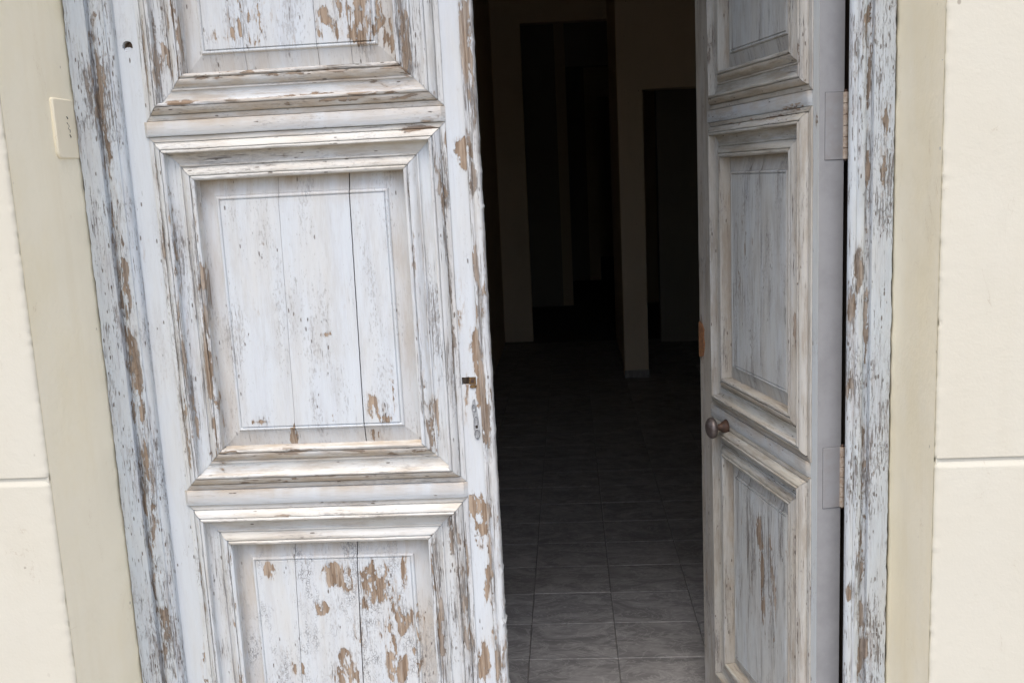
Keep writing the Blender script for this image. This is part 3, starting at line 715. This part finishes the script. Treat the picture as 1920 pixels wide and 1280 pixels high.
rm = dict(band=M['r_band'], stile_h=M['r_stile'], stile_f=M['r_free'], board=[M['r_board_low'], M['r_board'], M['r_board']], mould=[M['r_mould_v'], M['r_mould_h'], M['r_mould_h']])
build_leaf(rl, .692, TR, .1145, .4973, .028, .612, rm, rwear,
           [[(.292, .295, .0014)], [(.285, .292, .0012)], [(.287, .284, .0010)]], seed=30.0, ragfree=.0008, band_h=.0045)
# smooth grey paint on the hinge edge
box('hinge_edge', (-.0012, -.0002, .0004, TR - .0006, .008, 2.448), M['grey'], rl)

def hinge(leaf, z0, z1, lab):
    """flap let into the edge, barrel at the inner corner"""
    h = box('hinge', (-.0026, -.0011, .0125, TR + .001, z0, z1), M['flap'], leaf, bevel=.0004)
    box('hinge_mortise', (-.0016, -.0003, .0117, TR - .0008, z0 - .0008, z1 + .0008), M['seam'], h)  # dark plate slightly larger than the flap, drawn as a gap line
    for sx, sz in ((.022, .22), (.034, .5), (.022, .78)):
        quad_prism('screw', oval(0, 0, .0032, .0032, 12), 0, .0008, M['grey'], h)
        s = h.children[-1]; s.rotation_euler = (0, 0, -math.pi / 2); s.location = (-.0027, sx, z0 + (z1 - z0) * sz)
    K = 6; cx, cyy, R = -.0030, TR + .0020, .0056
    for i in range(K):
        za, zb = z0 + (z1 - z0) * i / K + .0004, z0 + (z1 - z0) * (i + 1) / K - .0004
        lathe('knuckle', [(za, R * .8), (za + .0006, R), (zb - .0006, R), (zb, R * .8)], M['knuckle'], h, Matrix.Translation((cx, cyy, 0)), 14)
    lathe('hinge_pin', [(z0 - .004, .002), (z0 - .003, .004), (z1 + .003, .004), (z1 + .005, .002)], M['rust'], h, Matrix.Translation((cx, cyy, 0)), 10)
    return h
hinge(rl, 1.502, 1.632, 'upper')
hinge(rl, .781, .912, 'lower')

# knob
kb = Matrix.Translation((.4885, -.006, .837)) @ Matrix.Rotation(math.pi / 2, 4, 'X')
kn = lathe('door_knob', [(.026, .008), (.0285, .014), (.0305, .021), (.0345, .0262), (.040, .0275), (.0455, .0262), (.0500, .0205), (.0525, .012), (.0533, .004)], M['knob'], rl, kb, 36)
lathe('knob_rose', [(0, .0195), (.002, .0195), (.004, .0175), (.010, .0140), (.016, .0095), (.022, .0075), (.027, .0078)], M['rust'], kn, kb, 28)

# rusted strike plate at the free edge
quad_prism('strike_plate', [(.664, .992), (.690, .985), (.6925, .990), (.6925, 1.078), (.6880, 1.084), (.6700, 1.080), (.6560, 1.066), (.6610, 1.045), (.6530, 1.030), (.6580, 1.008)], -.0034, .02, M['orange'], rl)
# the open leaf is the mirror image of the closed one
def mirror(o, seen):
    for c in o.children:
        if c.data not in seen:
            seen.append(c.data); c.data.transform(Matrix.Diagonal((1, -1, 1, 1))); c.data.flip_normals()
        c.location.y *= -1; c.rotation_euler.z *= -1
        mirror(c, seen)
mirror(rl, [])

# ------------------------------------------------------------------ plate on the left reveal
pl_ = tag(empty('doorbell_plate', (-.8235, -.05, 1.632)), 'cream painted plate with worn dark marks on the left door reveal', 'wall plate')
def rplate():
    w_, h_, r_ = .0475, .0575, .014; pts = []
    for cxx, czz, a0 in ((w_ - r_, h_ - r_, 0), (-w_ + .006, h_ - .006, 90), (-w_ + r_, -h_ + r_, 180), (w_ - .006, -h_ + .006, 270)):
        rr = r_ if a0 in (0, 180) else .006
        for i in range(7):
            t = math.radians(a0 + 15 * i); pts.append((cxx + rr * math.cos(t), czz + rr * math.sin(t)))
    n = len(pts); vs_, fs = [], []
    for x, ins in ((-.003, 0), (.0095, 0), (.0120, .0022)):
        for y, z in pts:
            k = 1 - ins / .05; vs_.append((x, y * k, z * k))
    for j in range(2):
        for i in range(n): fs.append((j * n + i, j * n + (i + 1) % n, (j + 1) * n + (i + 1) % n, (j + 1) * n + i))
    fs.append(tuple(2 * n + i for i in range(n)))
    return mesh('cover', vs_, fs, smooth=35)
link('cover', rplate(), M['plate'], pl_)
def mark(pts, wd):
    vs_, fs = [], []
    for i, (y, z) in enumerate(pts):
        k = 2.0 * wd * (.6 + .5 * abs(nz(i * 2.3, z * 40, 1)))
        vs_ += [(.0123, y - k, z), (.0123, y + k, z + .0006)]
        if i: fs.append((2 * i - 2, 2 * i - 1, 2 * i + 1, 2 * i))
    link('mark', mesh('mark', vs_, fs), M['ink'], pl_)
mark([(-.002, .0235), (.001, .0210), (.002, .0185)], .0016)
mark([(-.003, .0120), (-.001, .0090), (.003, .0080)], .0008)
mark([(.003, .0070), (.004, .0040), (.001, .0020), (.000, -.0010)], .0008)
mark([(.002, -.0010), (.006, -.0020), (.006, -.0060), (.004, -.0080)], .0009)
mark([(.003, -.0110), (.005, -.0140), (.007, -.0165), (.005, -.0170)], .0014)

# ------------------------------------------------------------------ dark hall
def iwall(label, boxes, skirting=(), dark=()):
    b0 = boxes[0]; cx_, cy_ = (b0[0] + b0[1]) / 2, (b0[2] + b0[3]) / 2
    r = tag(empty('interior_wall', (cx_, cy_, 0)), label, 'wall')
    for d in boxes: box('plaster', (d[0] - cx_, d[1] - cx_, d[2] - cy_, d[3] - cy_, d[4], d[5]), M['iwall'], r)
    for d in dark: box('plaster', (d[0] - cx_, d[1] - cx_, d[2] - cy_, d[3] - cy_, d[4], d[5]), M['iwall_shade'], r)
    for d in skirting: box('skirting', (d[0] - cx_, d[1] - cx_, d[2] - cy_, d[3] - cy_, d[4], d[5]), M['tile'], r)
    return r
iwall('inner face of the front wall around the entrance, in darkness', [(-2.6, -.84, .125, .30, 0, 3.4), (.84, 3.4, .125, .30, 0, 3.4), (-.84, .84, .125, .30, 2.6, 3.4)])
iwall('dim pale wall with a square pier edge beside the first dark doorway', [(.54, .715, 5.10, 5.28, .0, 3.4), (1.75, 3.4, 5.10, 5.28, 0, 3.4), (.715, 1.75, 5.10, 5.28, 2.055, 3.4)], [(.537, .717, 5.094, 5.0995, 0, .055)])
iwall('long dark side wall along the left of the hall', [(-.62, -.45, 1.3, 6.83, 0, 3.4)])
iwall('return of the left hall wall next to the entrance', [(-2.6, -.62, 1.3, 1.45, 0, 3.4)])
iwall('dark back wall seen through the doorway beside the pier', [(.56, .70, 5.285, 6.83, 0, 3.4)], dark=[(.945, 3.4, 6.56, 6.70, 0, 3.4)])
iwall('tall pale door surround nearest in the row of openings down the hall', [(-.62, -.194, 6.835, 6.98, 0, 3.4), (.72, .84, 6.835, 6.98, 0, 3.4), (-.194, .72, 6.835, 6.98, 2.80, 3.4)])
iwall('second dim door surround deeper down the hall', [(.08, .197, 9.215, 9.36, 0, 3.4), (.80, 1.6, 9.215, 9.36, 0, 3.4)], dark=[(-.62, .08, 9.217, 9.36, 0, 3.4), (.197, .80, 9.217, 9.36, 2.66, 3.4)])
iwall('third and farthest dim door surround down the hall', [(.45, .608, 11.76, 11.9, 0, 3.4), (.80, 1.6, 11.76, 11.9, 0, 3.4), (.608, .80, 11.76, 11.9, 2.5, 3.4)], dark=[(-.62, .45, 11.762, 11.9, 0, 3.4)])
iwall('end wall closing the far dark room', [(-.62, 3.4, 15.6, 15.75, 0, 3.4)])
iwall('far left side wall behind the row of openings', [(-.77, -.6205, 6.84, 15.75, 0, 3.4)])
iwall('right side wall of the dark hall', [(3.4005, 3.55, .1, 15.75, 0, 3.4)])
ceil = box('hall_ceiling', (-2.7, 3.6, .06, 15.8, 3.4005, 3.55), M['iwall']); tag(ceil, kind='structure')
